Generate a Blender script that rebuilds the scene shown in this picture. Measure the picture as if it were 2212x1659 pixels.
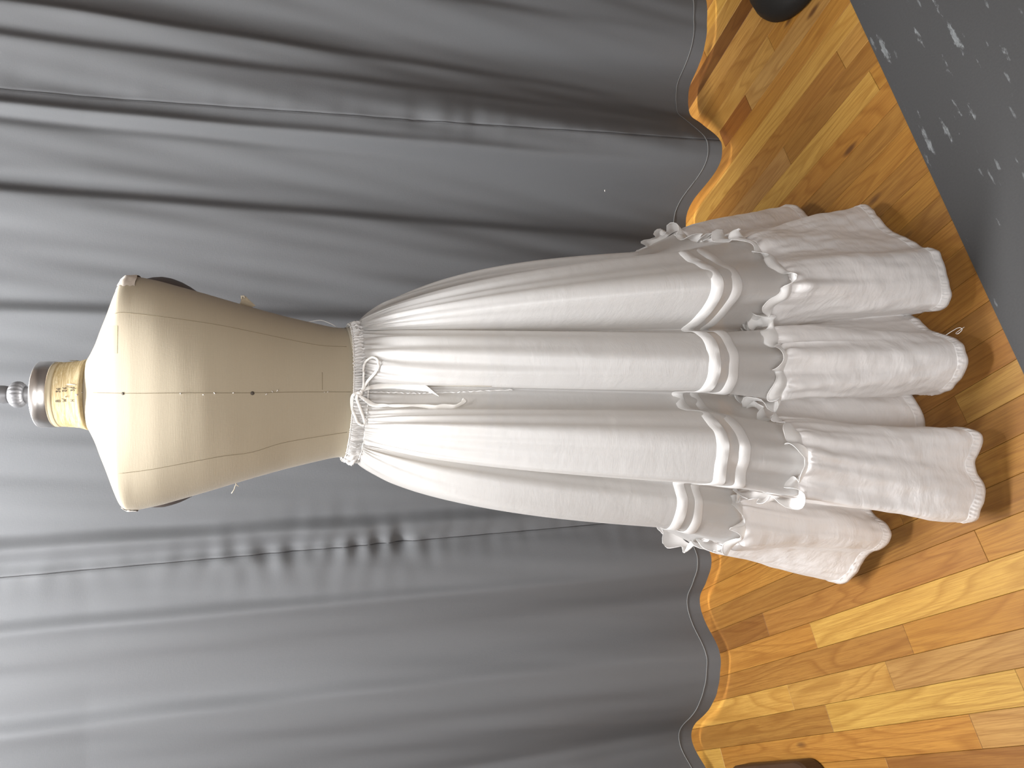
import bpy, bmesh, math, random
import numpy as np
from mathutils import Vector, Matrix
from mathutils.bvhtree import BVHTree

random.seed(7); rng = np.random.default_rng(7)
for o in list(bpy.data.objects): bpy.data.objects.remove(o)
S = bpy.context.scene
COL = S.collection
PI = math.pi

# ------------------------------------------------------------------ camera
CAM_H = 1.22
PITCH = math.atan((1106-540)/1600)
cam = bpy.data.cameras.new('camera'); cam.sensor_fit = 'HORIZONTAL'; cam.sensor_width = 36.0
cam.lens = 1600/2212*36.0; cam.clip_start = 0.02; cam.clip_end = 50
camo = bpy.data.objects.new('camera', cam); COL.objects.link(camo)
# the phone was held sideways: its long edge is vertical, so the picture's +x runs down the scene
dn = Vector((0, -math.sin(PITCH), -math.cos(PITCH))); fw = Vector((0, math.cos(PITCH), -math.sin(PITCH))); rt = Vector((1, 0, 0))
camo.matrix_world = Matrix(((dn.x, rt.x, -fw.x, 0), (dn.y, rt.y, -fw.y, 0), (dn.z, rt.z, -fw.z, CAM_H), (0, 0, 0, 1)))
S.camera = camo

# ------------------------------------------------------------------ world, lights, exposure
wd = bpy.data.worlds.new('world'); S.world = wd; wd.use_nodes = True
wd.node_tree.nodes['Background'].inputs[0].default_value = (1.0, 0.97, 0.93, 1)
wd.node_tree.nodes['Background'].inputs[1].default_value = 0.25
def area(name, loc, sx, sy, power, color, rot=(0, 0, 0)):
    l = bpy.data.lights.new(name, 'AREA'); l.shape = 'RECTANGLE'; l.size = sx; l.size_y = sy
    l.energy = power; l.color = color
    o = bpy.data.objects.new(name, l); o.location = loc; o.rotation_euler = rot; COL.objects.link(o); return o
area('ceiling_lamp', (-0.45, 1.22, 2.68), 1.3, 0.22, 104, (0.985, 0.99, 1.0))
area('ceiling_lamp', (-0.55, 0.55, 2.68), 1.3, 0.25, 7, (0.985, 0.99, 1.0))
area('ceiling_lamp', (-0.50, -1.2, 2.68), 1.3, 0.60, 42, (0.985, 0.99, 1.0))
area('front_fill', (-0.55, -2.12, 1.55), 1.5, 1.2, 30, (0.96, 0.98, 1.0), (math.radians(90), 0, 0))  # added frontal fill for the flounce and neck cap; no window is modelled here
area('back_lamp', (0.1, 2.16, 2.55), 2.4, 0.06, 130, (1.0, 0.90, 0.72))
S.view_settings.view_transform = 'Standard'; S.view_settings.look = 'None'
S.view_settings.gamma = 1.0; S.view_settings.use_curve_mapping = False
S.view_settings.exposure = 0.12

# ------------------------------------------------------------------ helpers
def tag(o, label=None, cat=None, group=None, kind=None):
    if label: o['label'] = label
    if cat: o['category'] = cat
    if group: o['group'] = group
    if kind: o['kind'] = kind
    return o
def link(name, me, mat=None, parent=None):
    o = bpy.data.objects.new(name, me); COL.objects.link(o)
    if mat: me.materials.append(mat)
    if parent: o.parent = parent; o.matrix_parent_inverse = parent.matrix_world.inverted()
    return o
def empty(name, loc):
    o = bpy.data.objects.new(name, None); o.location = loc; COL.objects.link(o); o.empty_display_size = .1
    bpy.context.view_layer.update(); return o
def pydata(name, v, f, mat=None, parent=None, smooth=True):
    me = bpy.data.meshes.new(name); me.from_pydata([tuple(map(float, p)) for p in v], [], f); me.update()
    if smooth: me.polygons.foreach_set('use_smooth', [True]*len(me.polygons))
    return link(name, me, mat, parent)
def grid_obj(name, P, mat=None, parent=None, closed=False, uv=None, smooth=True):
    """P: rows x cols x 3 array"""
    R, C = P.shape[:2]
    me = bpy.data.meshes.new(name)
    cc = C if closed else C-1
    i = np.arange(R-1)[:, None]*C; j = np.arange(cc)[None, :]; j2 = (j+1) % C
    F = np.stack([i+j, i+j2, i+C+j2, i+C+j], -1).reshape(-1, 4)
    me.vertices.add(R*C); me.vertices.foreach_set('co', P.reshape(-1).astype(np.float32))
    me.loops.add(F.size); me.loops.foreach_set('vertex_index', F.reshape(-1).astype(np.int32))
    me.polygons.add(len(F)); me.polygons.foreach_set('loop_start', np.arange(0, F.size, 4).astype(np.int32))
    if smooth: me.polygons.foreach_set('use_smooth', np.ones(len(F), bool))
    if uv is not None:
        U = me.uv_layers.new(name='UVMap')
        uu = uv.reshape(-1, 2)[F.reshape(-1)]
        U.data.foreach_set('uv', uu.reshape(-1).astype(np.float32))
    me.update(calc_edges=True); me.validate()
    return link(name, me, mat, parent)
def tube(name, pts, r, mat, parent=None, n=8, cap=True, flat=None, normals=None):
    """tube along pts; r scalar or list; flat=(half width, half thickness) makes a ribbon"""
    pts = [Vector(p) for p in pts]; N = len(pts); V = []; F = []
    for i, p in enumerate(pts):
        t = (pts[min(i+1, N-1)]-pts[max(i-1, 0)]).normalized()
        nn = Vector(normals[i]) if normals else (Vector((0, -1, 0)) if abs(t.y) < .9 else Vector((0, 0, 1)))
        b = t.cross(nn).normalized(); a = b.cross(t).normalized()
        if flat: wb, wa = flat[0] if not isinstance(flat[0], (list, tuple)) else flat[0][i], flat[1]
        else: wb = wa = r[i] if isinstance(r, (list, tuple)) else r
        for k in range(n):
            an = 2*PI*k/n; V.append(p+b*(math.cos(an)*wb)+a*(math.sin(an)*wa))
    for i in range(N-1):
        for k in range(n):
            F.append((i*n+k, i*n+(k+1) % n, (i+1)*n+(k+1) % n, (i+1)*n+k))
    if cap: F.append(tuple(range(n-1, -1, -1))); F.append(tuple((N-1)*n+k for k in range(n)))
    return pydata(name, V, F, mat, parent)
def lathe(name, prof, mat, parent=None, n=48, center=(0, 0, 0), mod=None, rot=None, cap=True):
    V = []; F = []
    for i, (r, z) in enumerate(prof):
        for k in range(n):
            an = 2*PI*k/n; rr = r*(mod(i, an) if mod else 1)
            p = Vector((rr*math.cos(an), rr*math.sin(an), z))
            if rot: p = rot @ p
            V.append(p+Vector(center))
    m = len(prof)
    for i in range(m-1):
        for k in range(n): F.append((i*n+k, i*n+(k+1) % n, (i+1)*n+(k+1) % n, (i+1)*n+k))
    if cap: F.append(tuple(range(n-1, -1, -1))); F.append(tuple((m-1)*n+k for k in range(n)))
    return pydata(name, V, F, mat, parent)
def boxes(name, lo, hi, mat, parent=None, bevel=0.0):
    bm = bmesh.new(); bmesh.ops.create_cube(bm, size=1)
    lo = Vector(lo); hi = Vector(hi)
    for v in bm.verts: v.co = Vector(((lo.x+hi.x)/2+v.co.x*(hi.x-lo.x), (lo.y+hi.y)/2+v.co.y*(hi.y-lo.y), (lo.z+hi.z)/2+v.co.z*(hi.z-lo.z)))
    if bevel: bmesh.ops.bevel(bm, geom=bm.edges[:], offset=bevel, segments=2, affect='EDGES')
    me = bpy.data.meshes.new(name); bm.to_mesh(me); bm.free(); return link(name, me, mat, parent)
def cr(pts, n):
    """Catmull-Rom resample of a polyline of any dimension"""
    p = np.array(pts, float); p = np.vstack([2*p[0]-p[1], p, 2*p[-1]-p[-2]]); out = []
    m = len(p)-3
    for u in np.linspace(0, m, n):
        i = min(int(u), m-1); t = u-i; a, b, c, d = p[i:i+4]
        out.append(.5*((2*b)+(-a+c)*t+(2*a-5*b+4*c-d)*t*t+(-a+3*b-3*c+d)*t**3))
    return np.array(out)

# ------------------------------------------------------------------ materials
class NT:
    def __init__(s, name):
        s.m = bpy.data.materials.new(name); s.m.use_nodes = True; s.t = s.m.node_tree
        s.b = s.t.nodes['Principled BSDF']; s.o = s.t.nodes['Material Output']
    def n(s, ty, **kw):
        q = s.t.nodes.new(ty)
        for k, v in kw.items():
            if k.startswith('i_'): q.inputs[k[2:].replace('_', ' ')].default_value = v
            else: setattr(q, k, v)
        return q
    def l(s, a, b): s.t.links.new(a, b)
    def bump(s, h, strength, dist=.001):
        q = s.n('ShaderNodeBump'); q.inputs['Strength'].default_value = strength; q.inputs['Distance'].default_value = dist
        s.l(h, q.inputs['Height']); s.l(q.outputs[0], s.b.inputs['Normal']); return q
    def mapping(s, scale, rot=(0, 0, 0), coord='Object'):
        c = s.n('ShaderNodeTexCoord'); m = s.n('ShaderNodeMapping'); m.inputs['Scale'].default_value = scale; m.inputs['Rotation'].default_value = rot
        s.l(c.outputs[coord], m.inputs[0]); return m.outputs[0]
    def noise(s, vec, scale, detail=2, rough=.5, dist=0):
        q = s.n('ShaderNodeTexNoise'); q.inputs['Scale'].default_value = scale; q.inputs['Detail'].default_value = detail
        q.inputs['Roughness'].default_value = rough; q.inputs['Distortion'].default_value = dist
        if vec is not None: s.l(vec, q.inputs['Vector'])
        return q.outputs['Fac']
    def ramp(s, fac, stops):
        q = s.n('ShaderNodeValToRGB'); e = q.color_ramp.elements
        while len(e) < len(stops): e.new(.5)
        for k, (p, c) in enumerate(stops): e[k].position = p; e[k].color = (*c, 1) if len(c) == 3 else c
        s.l(fac, q.inputs[0]); return q.outputs[0]
    def mix(s, fac, a, b, blend='MIX'):
        q = s.n('ShaderNodeMix', data_type='RGBA', blend_type=blend)
        for v, k in ((fac, 0), (a, 6), (b, 7)):
            if hasattr(v, 'links'): s.l(v, q.inputs[k])
            else: q.inputs[k].default_value = v if k == 0 else ((*v, 1) if len(v) == 3 else v)
        return q.outputs[2]
    def math(s, op, a, b=0.0):
        q = s.n('ShaderNodeMath', operation=op)
        for v, k in ((a, 0), (b, 1)):
            if hasattr(v, 'links'): s.l(v, q.inputs[k])
            else: q.inputs[k].default_value = v
        return q.outputs[0]
    def base(s, c, rough=.6, spec=.4, metal=0, sheen=0):
        if hasattr(c, 'links'): s.l(c, s.b.inputs['Base Color'])
        else: s.b.inputs['Base Color'].default_value = (*c, 1)
        s.b.inputs['Roughness'].default_value = rough; s.b.inputs['Specular IOR Level'].default_value = spec
        s.b.inputs['Metallic'].default_value = metal; s.b.inputs['Sheen Weight'].default_value = sheen
        return s
def plain(name, c, rough=.6, spec=.4, metal=0, noise=None):
    q = NT(name)
    if noise:
        f = q.noise(q.mapping((1, 1, 1)), noise[0], 4)
        c = q.mix(f, tuple(x*(1-noise[1]) for x in c), tuple(min(1, x*(1+noise[1])) for x in c))
    q.base(c, rough, spec, metal); return q.m

def satin(name, transp, transl, col=(.90, .885, .88), bumps=1.0, rough=.36):
    q = NT(name)
    v1 = q.mapping((70, 900, 1), (0, 0, math.radians(24)), 'UV')
    n1 = q.noise(v1, 1.0, 3, .6)
    v2 = q.mapping((14, 26, 1), (0, 0, math.radians(-18)), 'UV')
    n2 = q.noise(v2, 1.0, 3.5, .58, .25)
    h = q.math('ADD', q.math('MULTIPLY', n1, .055), q.math('MULTIPLY', n2, 1.0*bumps))
    b = q.bump(h, .55, .006)
    q.base(col, rough, .55, 0, .25)
    tr = q.n('ShaderNodeBsdfTranslucent'); tr.inputs[0].default_value = (.86, .82, .77, 1)
    q.l(b.outputs[0], tr.inputs['Normal'])
    m1 = q.n('ShaderNodeMixShader'); m1.inputs[0].default_value = transl
    q.l(q.b.outputs[0], m1.inputs[1]); q.l(tr.outputs[0], m1.inputs[2])
    out = m1.outputs[0]
    if transp:
        tp = q.n('ShaderNodeBsdfTransparent'); tp.inputs[0].default_value = (.95, .93, .9, 1)
        m2 = q.n('ShaderNodeMixShader'); m2.inputs[0].default_value = transp
        q.l(out, m2.inputs[1]); q.l(tp.outputs[0], m2.inputs[2]); out = m2.outputs[0]
    q.l(out, q.o.inputs['Surface']); return q.m
M = {}
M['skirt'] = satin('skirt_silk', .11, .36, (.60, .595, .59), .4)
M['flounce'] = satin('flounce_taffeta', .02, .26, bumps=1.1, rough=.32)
M['trim'] = satin('trim_silk', 0, .22, (.73, .72, .71), .4, .36)
M['ribbon'] = satin('ribbon_silk', 0, .15, (.88, .865, .83), .3, .35)
M['stitch'] = plain('white_thread', (.74, .72, .69), .6)

def linen(name, c, s=1.0):
    q = NT(name)
    v = q.mapping((1, 1, 1))
    hz = q.noise(q.mapping((30, 30, 1400)), 1, 2); vt = q.noise(q.mapping((1400, 1400, 30)), 1, 2)
    slub = q.noise(q.mapping((60, 60, 700)), 1, 3, .7)
    big = q.noise(v, 6, 3)
    col = q.mix(big, tuple(x*.95 for x in c), tuple(min(1, x*1.04) for x in c))
    col = q.mix(q.math('MULTIPLY', q.ramp(slub, [(.62, (0, 0, 0)), (.75, (1, 1, 1))]), .25*s), col, tuple(min(1, x*1.15) for x in c))
    h = q.math('ADD', q.math('ADD', hz, vt), slub)
    q.bump(h, .11*s, .001); q.base(col, .75, .25, 0, .15); return q.m
M['linen'] = linen('cream_linen', (.37, .32, .235))
M['tape'] = linen('cotton_tape', (.60, .54, .43), .5)
M['pad'] = linen('muslin_pad', (.62, .56, .49), .6)

q = NT('neck_paper')
f1 = q.noise(q.mapping((38, 38, 420)), 1, 4, .65); f2 = q.noise(q.mapping((160, 160, 1200)), 1, 2)
c = q.mix(q.ramp(f1, [(.42, (0, 0, 0)), (.62, (1, 1, 1))]), (.36, .27, .13), (.50, .41, .25))
c = q.mix(q.math('MULTIPLY', q.ramp(f2, [(.6, (0, 0, 0)), (.72, (1, 1, 1))]), .6), c, (.62, .55, .40))
q.base(c, .6, .3); q.bump(f1, .3, .001); M['neck'] = q.m
M['neck_rim'] = plain('neck_rim', (.52, .45, .31), .55, .3, noise=(60, .06))
q = NT('brushed_steel')
f = q.noise(q.mapping((4, 4, 900)), 1, 3); q.base(q.mix(f, (.74, .72, .70), (.90, .88, .86)), .27, .5, 1.0)
q.b.inputs['Anisotropic'].default_value = .6; q.bump(f, .06, .0005); M['steel'] = q.m
M['finial'] = plain('grey_cast_metal', (.20, .20, .205), .42, .5, .35, noise=(40, .25))
M['seam'] = plain('seam_thread', (.22, .185, .12), .8, .2)
M['ink'] = plain('grey_ink', (.10, .085, .07), .7, .2)
M['plate'] = plain('dark_arm_plate', (.085, .065, .055), .5, .3)
M['rubber'] = plain('black_base', (.010, .009, .008), .55, .3)
M['darkwood'] = plain('dark_brown_leg', (.045, .022, .010), .45, .4, noise=(20, .3))
M['hiptape'] = plain('dark_hip_tape', (.06, .06, .075), .8, .2)
M['white'] = plain('wall_paint', (.74, .72, .69), .9, .2, noise=(4, .02))
M['side'] = plain('side_wall_paint', (.15, .13, .12), .9, .2)
M['ceil'] = plain('ceiling_paint', (.80, .79, .77), .95, .2)
M['paper'] = plain('paper_scrap', (.82, .80, .74), .7)
M['rail'] = plain('rail_metal', (.35, .35, .36), .4, .5, .8)
q = NT('old_adhesive'); q.base((.37, .315, .19), .5, .3); M['adhesive'] = q.m

def curtain_mat():
    q = NT('grey_curtain')
    w1 = q.noise(q.mapping((900, 900, 160)), 1, 2); w2 = q.noise(q.mapping((160, 160, 900)), 1, 2)
    big = q.noise(q.mapping((3, 3, .8)), 1, 3)
    c = q.mix(big, (.110, .114, .120), (.129, .131, .136))
    q.base(c, .6, .18, 0, .0); q.bump(q.math('ADD', w1, w2), .12, .0012); return q.m
M['curtain'] = curtain_mat()
M['curtain_thread'] = plain('curtain_thread', (.20, .20, .195), .6)
M['curtain_dark'] = plain('curtain_seam_thread', (.04, .04, .042), .8)

def oak():
    q = NT('oak_plank')
    oi = q.n('ShaderNodeObjectInfo'); tc = q.n('ShaderNodeTexCoord')
    off = q.n('ShaderNodeVectorMath', operation='SCALE'); off.inputs[0].default_value = (3.1, 41.0, 7.7); q.l(oi.outputs['Random'], off.inputs['Scale'])
    ad = q.n('ShaderNodeVectorMath', operation='ADD'); q.l(tc.outputs['Object'], ad.inputs[0]); q.l(off.outputs[0], ad.inputs[1])
    def mp(sc):
        m = q.n('ShaderNodeMapping'); m.inputs['Scale'].default_value = sc; q.l(ad.outputs[0], m.inputs[0]); return m.outputs[0]
    fine = q.noise(mp((360, 5, 60)), 1, 4, .7)
    pore = q.noise(mp((1500, 22, 100)), 1, 2, .6)
    # growth rings of a flat-sawn board: contour lines of a noise field stretched along the grain
    fld = q.noise(mp((9, 1.1, 5)), 1, 2, .45, .35)
    rings = q.math('FRACT', q.math('MULTIPLY', fld, 17.0))
    rl = q.ramp(rings, [(0, (0, 0, 0)), (.55, (.25, .25, .25)), (.82, (1, 1, 1)), (1, (.1, .1, .1))])
    blot = q.noise(mp((14, 3, 5)), 1, 3, .6)
    kn = q.n('ShaderNodeTexVoronoi'); kn.inputs['Scale'].default_value = 1; q.l(mp((9, 3.2, 1)), kn.inputs['Vector'])
    knot = q.ramp(kn.outputs['Distance'], [(.0, (1, 1, 1)), (.035, (.9, .9, .9)), (.085, (0, 0, 0))])
    base = oi.outputs['Color']
    dark = q.mix(1.0, base, (.58, .46, .34), 'MULTIPLY')
    c = q.mix(q.math('MULTIPLY', rl, .60), base, dark)
    c = q.mix(q.math('MULTIPLY', q.ramp(fine, [(.42, (0, 0, 0)), (.68, (1, 1, 1))]), .62), c, dark)
    c = q.mix(q.math('MULTIPLY', q.ramp(pore, [(.52, (0, 0, 0)), (.66, (1, 1, 1))]), .55), c, q.mix(1.0, base, (.50, .38, .26), 'MULTIPLY'))
    c = q.mix(q.math('MULTIPLY', q.ramp(blot, [(.45, (0, 0, 0)), (.75, (1, 1, 1))]), .35), c, q.mix(1.0, base, (.72, .58, .42), 'MULTIPLY'))
    c = q.mix(q.math('MULTIPLY', knot, .85), c, (.06, .022, .008))
    q.base(c, .36, .45); q.bump(q.math('ADD', fine, rl), .05, .0006)
    rr = q.math('ADD', q.math('MULTIPLY', fine, .15), .30); q.l(rr, q.b.inputs['Roughness'])
    return q.m
M['oak'] = oak()
M['under'] = plain('subfloor', (.02, .012, .006), .9)

def vinyl(theta):
    q = NT('grey_vinyl')
    tc = q.n('ShaderNodeTexCoord')
    def mp(sc, loc=(0, 0, 0)):
        a = q.n('ShaderNodeMapping'); a.inputs['Scale'].default_value = sc; a.inputs['Location'].default_value = loc
        q.l(tc.outputs['Object'], a.inputs[0]); return a.outputs[0]
    def flecks(sc, keep, size, loc):
        v = q.n('ShaderNodeTexVoronoi'); v.inputs['Scale'].default_value = 1; v.inputs['Randomness'].default_value = 1
        warp = q.n('ShaderNodeTexNoise'); warp.inputs['Scale'].default_value = 14; warp.inputs['Detail'].default_value = 2; q.l(mp((1, .6, 1), loc), warp.inputs['Vector'])
        w2 = q.n('ShaderNodeVectorMath', operation='SCALE'); w2.inputs['Scale'].default_value = .55; q.l(warp.outputs['Color'], w2.inputs[0])
        ad = q.n('ShaderNodeVectorMath', operation='ADD'); q.l(mp(sc, loc), ad.inputs[0]); q.l(w2.outputs[0], ad.inputs[1]); q.l(ad.outputs[0], v.inputs['Vector'])
        sp = q.n('ShaderNodeSeparateColor'); q.l(v.outputs['Color'], sp.inputs[0])
        on = q.math('GREATER_THAN', sp.outputs[0], keep)
        rough = q.noise(mp((190, 50, 1), loc), 1, 3, .7)
        d = q.math('ADD', v.outputs['Distance'], q.math('MULTIPLY', q.math('SUBTRACT', rough, .5), .75))
        lim = q.math('MULTIPLY', sp.outputs[1], size)
        m = q.math('GREATER_THAN', q.math('SUBTRACT', lim, d), 0)
        soft = q.ramp(q.math('SUBTRACT', lim, d), [(0, (0, 0, 0)), (.12, (1, 1, 1))])
        return q.math('MULTIPLY', on, q.math('MULTIPLY', soft, q.ramp(rough, [(.3, (1, 1, 1)), (.62, (.35, .35, .35))])))
    a = flecks((56, 9, 1), .50, .36, (2.2, 7.1, 0)); b = flecks((105, 15, 1), .62, .32, (9.7, 1.3, 0))
    bg = q.noise(mp((260, 260, 1)), 1, 2)
    c = q.mix(bg, (.047, .0465, .0465), (.059, .058, .058))
    c = q.mix(q.math('MULTIPLY', a, .8), c, (.25, .265, .27)); c = q.mix(q.math('MULTIPLY', b, .55), c, (.22, .235, .24))
    q.base(c, .62, .2); q.bump(bg, .05, .0006); return q.m

# ------------------------------------------------------------------ room
CXF, CYF = -.015, 1.34          # axis of the dress form
X0, X1, Y0, Y1, ZC = -2.6, 2.6, -2.2, 2.35, 2.75
ANG = math.radians(-28.6); PU = Vector((math.cos(ANG), -math.sin(ANG), 0)); PD = Vector((math.sin(ANG), math.cos(ANG), 0))
floor = boxes('floor', (X0, Y0, -.06), (X1, Y1, -.0155), M['under']); tag(floor, kind='structure')
for nm, lo, hi, mt in (('wall_back', (X0, Y1, -.06), (X1, Y1+.1, ZC), 'white'), ('wall_front', (X0, Y0-.1, -.06), (X1, Y0, ZC), 'white'),
                       ('wall_left', (X0-.1, Y0-.1, -.06), (X0, Y1+.1, ZC), 'side'), ('wall_right', (X1, Y0-.1, -.06), (X1+.1, Y1+.1, ZC), 'side'),
                       ('ceiling', (X0-.1, Y0-.1, ZC), (X1+.1, Y1+.1, ZC+.1), 'ceil')):
    tag(boxes(nm, lo, hi, M[mt]), kind='structure')

# oak strips: rows run along PD, PW wide; joints where the photograph shows them
PW, PO = .05739, .1786
TONES = {'y': (0.398, 0.233, 0.052), 'l': (0.350, 0.191, 0.046), 'o': (0.318, 0.153, 0.029), 'm': (0.271, 0.131, 0.028), 'b': (0.207, 0.093, 0.020), 'd': (0.127, 0.051, 0.010), 'p': (0.318, 0.174, 0.052), 'r': (0.191, 0.072, 0.014)}
KNOWN = {-6: [(.3, 1.391, 'b'), (1.391, 2.1, 'o')], -5: [(.5, 1.148, 'p'), (1.148, 2.0, 'o')], -4: [(.4, 1.02, 'y'), (1.02, 1.52, 'y'), (1.52, 2.2, 'm')],
         -3: [(.55, 1.298, 'p'), (1.298, 1.631, 'l'), (1.631, 2.3, 'y')], -2: [(.4, 1.218, 'o'), (1.218, 2.2, 'm')],
         -1: [(.5, 1.482, 'y'), (1.482, 2.2, 'o')], 0: [(.3, .979, 'o'), (.979, 1.64, 'm'), (1.64, 2.3, 'b')], 1: [(.6, 2.2, 'm')],
         2: [(.4, 1.12, 'o'), (1.12, 2.1, 'o')], 3: [(.3, 1.30, 'm'), (1.30, 2.2, 'o')], 4: [(.2, .90, 'l'), (.90, 1.7, 'm')], 5: [(.3, 1.2, 'm'), (1.2, 2., 'o')],
         6: [(.2, 1.9, 'm')], 7: [(.2, 1.25, 'o'), (1.25, 2., 'm')], 8: [(.2, 1.9, 'm')], 9: [(.2, 1.5, 'o')], 10: [(.1, 1.02, 'm'), (1.02, 1.9, 'o')], 11: [(.1, 1.8, 'o')], 12: [(.1, 1.22, 'm'), (1.22, 1.9, 'b')],
         13: [(.1, 1.7, 'o')], 14: [(.1, 1.12, 'm'), (1.12, 1.8, 'l')], 15: [(.1, 1.7, 'o')], 16: [(.2, .75, 'o'), (.75, 1.55, 'y')], 17: [(.3, 1.02, 'm'), (1.02, 1.7, 'p')], 18: [(.2, .792, 'l'), (.792, 1.5, 'm')], 19: [(.1, 1.6, 'y')],
         20: [(.2, 1.7, 'o')], 21: [(.3, 1.063, 'p'), (1.063, 1.19, 'r'), (1.19, 1.8, 'y')], 22: [(.4, .93, 'o'), (.93, 1.6, 'l')], 23: [(.3, .72, 'm'), (.72, 1.6, 'm')], 24: [(.3, 1.6, 'l')],
         25: [(.2, 1.7, 'd')], 26: [(.3, .95, 'p'), (.95, 1.133, 'l'), (1.133, 1.7, 'm')], 27: [(.3, 1.6, 'y')]}
cache = {}
def plank(r, t0, t1, tone):
    L = round(t1-t0, 3)
    if L not in cache:
        bm = bmesh.new(); bmesh.ops.create_cube(bm, size=1)
        for v in bm.verts: v.co = Vector((v.co.x*(PW-.0005), v.co.y*(L-.0006), v.co.z*.0155-.00775))
        bmesh.ops.bevel(bm, geom=[e for e in bm.edges if all(v.co.z > -.001 for v in e.verts)], offset=.0006, segments=1, affect='EDGES')
        me = bpy.data.meshes.new('plank'); bm.to_mesh(me); bm.free(); me.materials.append(M['oak']); cache[L] = me
    o = bpy.data.objects.new('plank', cache[L]); COL.objects.link(o)
    c = PU*(PO+(r+.5)*PW)+PD*((t0+t1)/2)
    o.location = (c.x, c.y, random.uniform(-.0003, .0)); o.rotation_euler = (0, 0, -ANG)
    o.parent = floor
    k = random.uniform(.94, 1.06); b = TONES[tone]; o.color = (b[0]*k, b[1]*k*random.uniform(.97, 1.03), b[2]*k, 1)
n_planks = 0
def inside(r, t, m=.0):
    c = PU*(PO+(r+.5)*PW)+PD*t
    return X0+.05 < c.x < X1-.05 and Y0+.05 < c.y < Y1-.05
def want(r, t0, t1):
    for t in np.linspace(t0, t1, 5):
        c = PU*(PO+(r+.5)*PW)+PD*t
        if -1.5 < c.x < 1.5 and .55 < c.y < 2.3: return True
    return False
far_specs = []
for r in range(-34, 48):
    ts = list(KNOWN.get(r, []))
    if not ts: ts = [(.6+random.uniform(0, .3), 1.2+random.uniform(0, .5), random.choice('ylomomb'))]
    while ts[0][0] > -1.9:
        L = random.uniform(.3, 1.0); ts.insert(0, (ts[0][0]-L, ts[0][0], random.choice('yllommob')))
    while ts[-1][1] < 4.0:
        L = random.uniform(.3, 1.0); ts.append((ts[-1][1], ts[-1][1]+L, random.choice('yllommob')))
    inn = [t for t in np.linspace(-3, 5, 1601) if X0+.03 < (PU*(PO+(r+.5)*PW)+PD*t).x < X1-.03 and Y0+.03 < (PU*(PO+(r+.5)*PW)+PD*t).y < Y1-.03]
    if not inn: continue
    ts = [(max(a_, inn[0]), min(b_, inn[-1]), c_) for a_, b_, c_ in ts if min(b_, inn[-1])-max(a_, inn[0]) > .02]
    for t0, t1, tn in ts:
        pts = [PU*(PO+(r+.5)*PW)+PD*t for t in (t0, t1)]
        if all(X0-.02 < p.x < X1+.02 and Y0-.02 < p.y < Y1+.02 for p in pts):
            if want(r, t0, t1) and n_planks < 290: plank(r, t0, t1, tn); n_planks += 1
            else: far_specs.append((r, t0, t1))
# strips outside the picture: one joined part
bm = bmesh.new()
for r, t0, t1 in far_specs:
    a = PU*(PO+r*PW+.0003)+PD*(t0+.0003); b = PU*(PO+(r+1)*PW-.0003)+PD*(t0+.0003); c = PU*(PO+(r+1)*PW-.0003)+PD*(t1-.0003); d = PU*(PO+r*PW+.0003)+PD*(t1-.0003)
    top = [bm.verts.new((p.x, p.y, 0)) for p in (a, b, c, d)]; lo = [bm.verts.new((p.x, p.y, -.0155)) for p in (a, b, c, d)]
    bm.faces.new(top)
    for k in range(4): bm.faces.new((lo[k], lo[(k+1) % 4], top[(k+1) % 4], top[k]))
me = bpy.data.meshes.new('far_planks'); bm.to_mesh(me); bm.free()
fo = link('far_planks', me, M['oak'], floor); fo['kind'] = 'stuff'; fo.color = (.40, .20, .05, 1)

# grey vinyl sheet lying over the strips, its edge running across the room
A = Vector((.828, 1.262, 0)); B = Vector((.019, .882, 0)); ed = (A-B).normalized(); en = Vector((ed.y, -ed.x, 0))
if en.y > 0: en = -en
th = math.atan2(ed.y, ed.x)
me = bpy.data.meshes.new('vinyl_sheet'); bm = bmesh.new()
L0, L1, Wd = -1.3, 1.35, 1.0
cs = [(L0, 0), (L1, 0), (L1, Wd), (L0, Wd)]
tp = [bm.verts.new((y, x, .0022)) for x, y in cs]; bt = [bm.verts.new((y, x, .0002)) for x, y in cs]
bm.faces.new(tp); bm.faces.new(bt[::-1])
for k in range(4): bm.faces.new((bt[k], bt[(k+1) % 4], tp[(k+1) % 4], tp[k]))
bmesh.ops.recalc_face_normals(bm, faces=bm.faces[:]); bm.to_mesh(me); bm.free()
vs = link('vinyl_sheet', me, vinyl(th)); vs.location = (B.x, B.y, 0)
vs.matrix_world = Matrix(((en.x, ed.x, 0, B.x), (en.y, ed.y, 0, B.y), (0, 0, 1, 0), (0, 0, 0, 1)))
tag(vs, 'dark grey vinyl floor sheet with pale streaky flecks lying over the oak floor', 'mat')

# ------------------------------------------------------------------ curtain
TOPP = [(-2.3, 1.80), (-2.0, 1.79), (-1.97, 1.83), (-1.6, 1.82), (-1.32, 1.79), (-1.29, 1.825), (-1.1, 1.82), (-1.0, 1.79), (-.98, 1.815), (-.86, 1.81), (-.722, 1.784), (-.705, 1.806), (-.60, 1.803), (-.512, 1.778), (-.494, 1.808), (-.45, 1.80), (-.405, 1.79), (-.375, 1.806), (-.342, 1.782), (-.318, 1.815), (-.2, 1.808), (-.1, 1.80), (0, 1.803), (.10, 1.803), (.152, 1.788), (.172, 1.808), (.30, 1.800), (.403, 1.774), (.416, 1.808), (.47, 1.806), (.54, 1.794), (.556, 1.806), (.58, 1.782), (.598, 1.812), (.63, 1.808), (.72, 1.786), (.735, 1.803), (.79, 1.780), (.808, 1.808), (.86, 1.806), (.95, 1.795), (.972, 1.815), (1.2, 1.79), (1.22, 1.82), (1.5, 1.80), (1.9, 1.79), (1.92, 1.82), (2.3, 1.80)]
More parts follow.
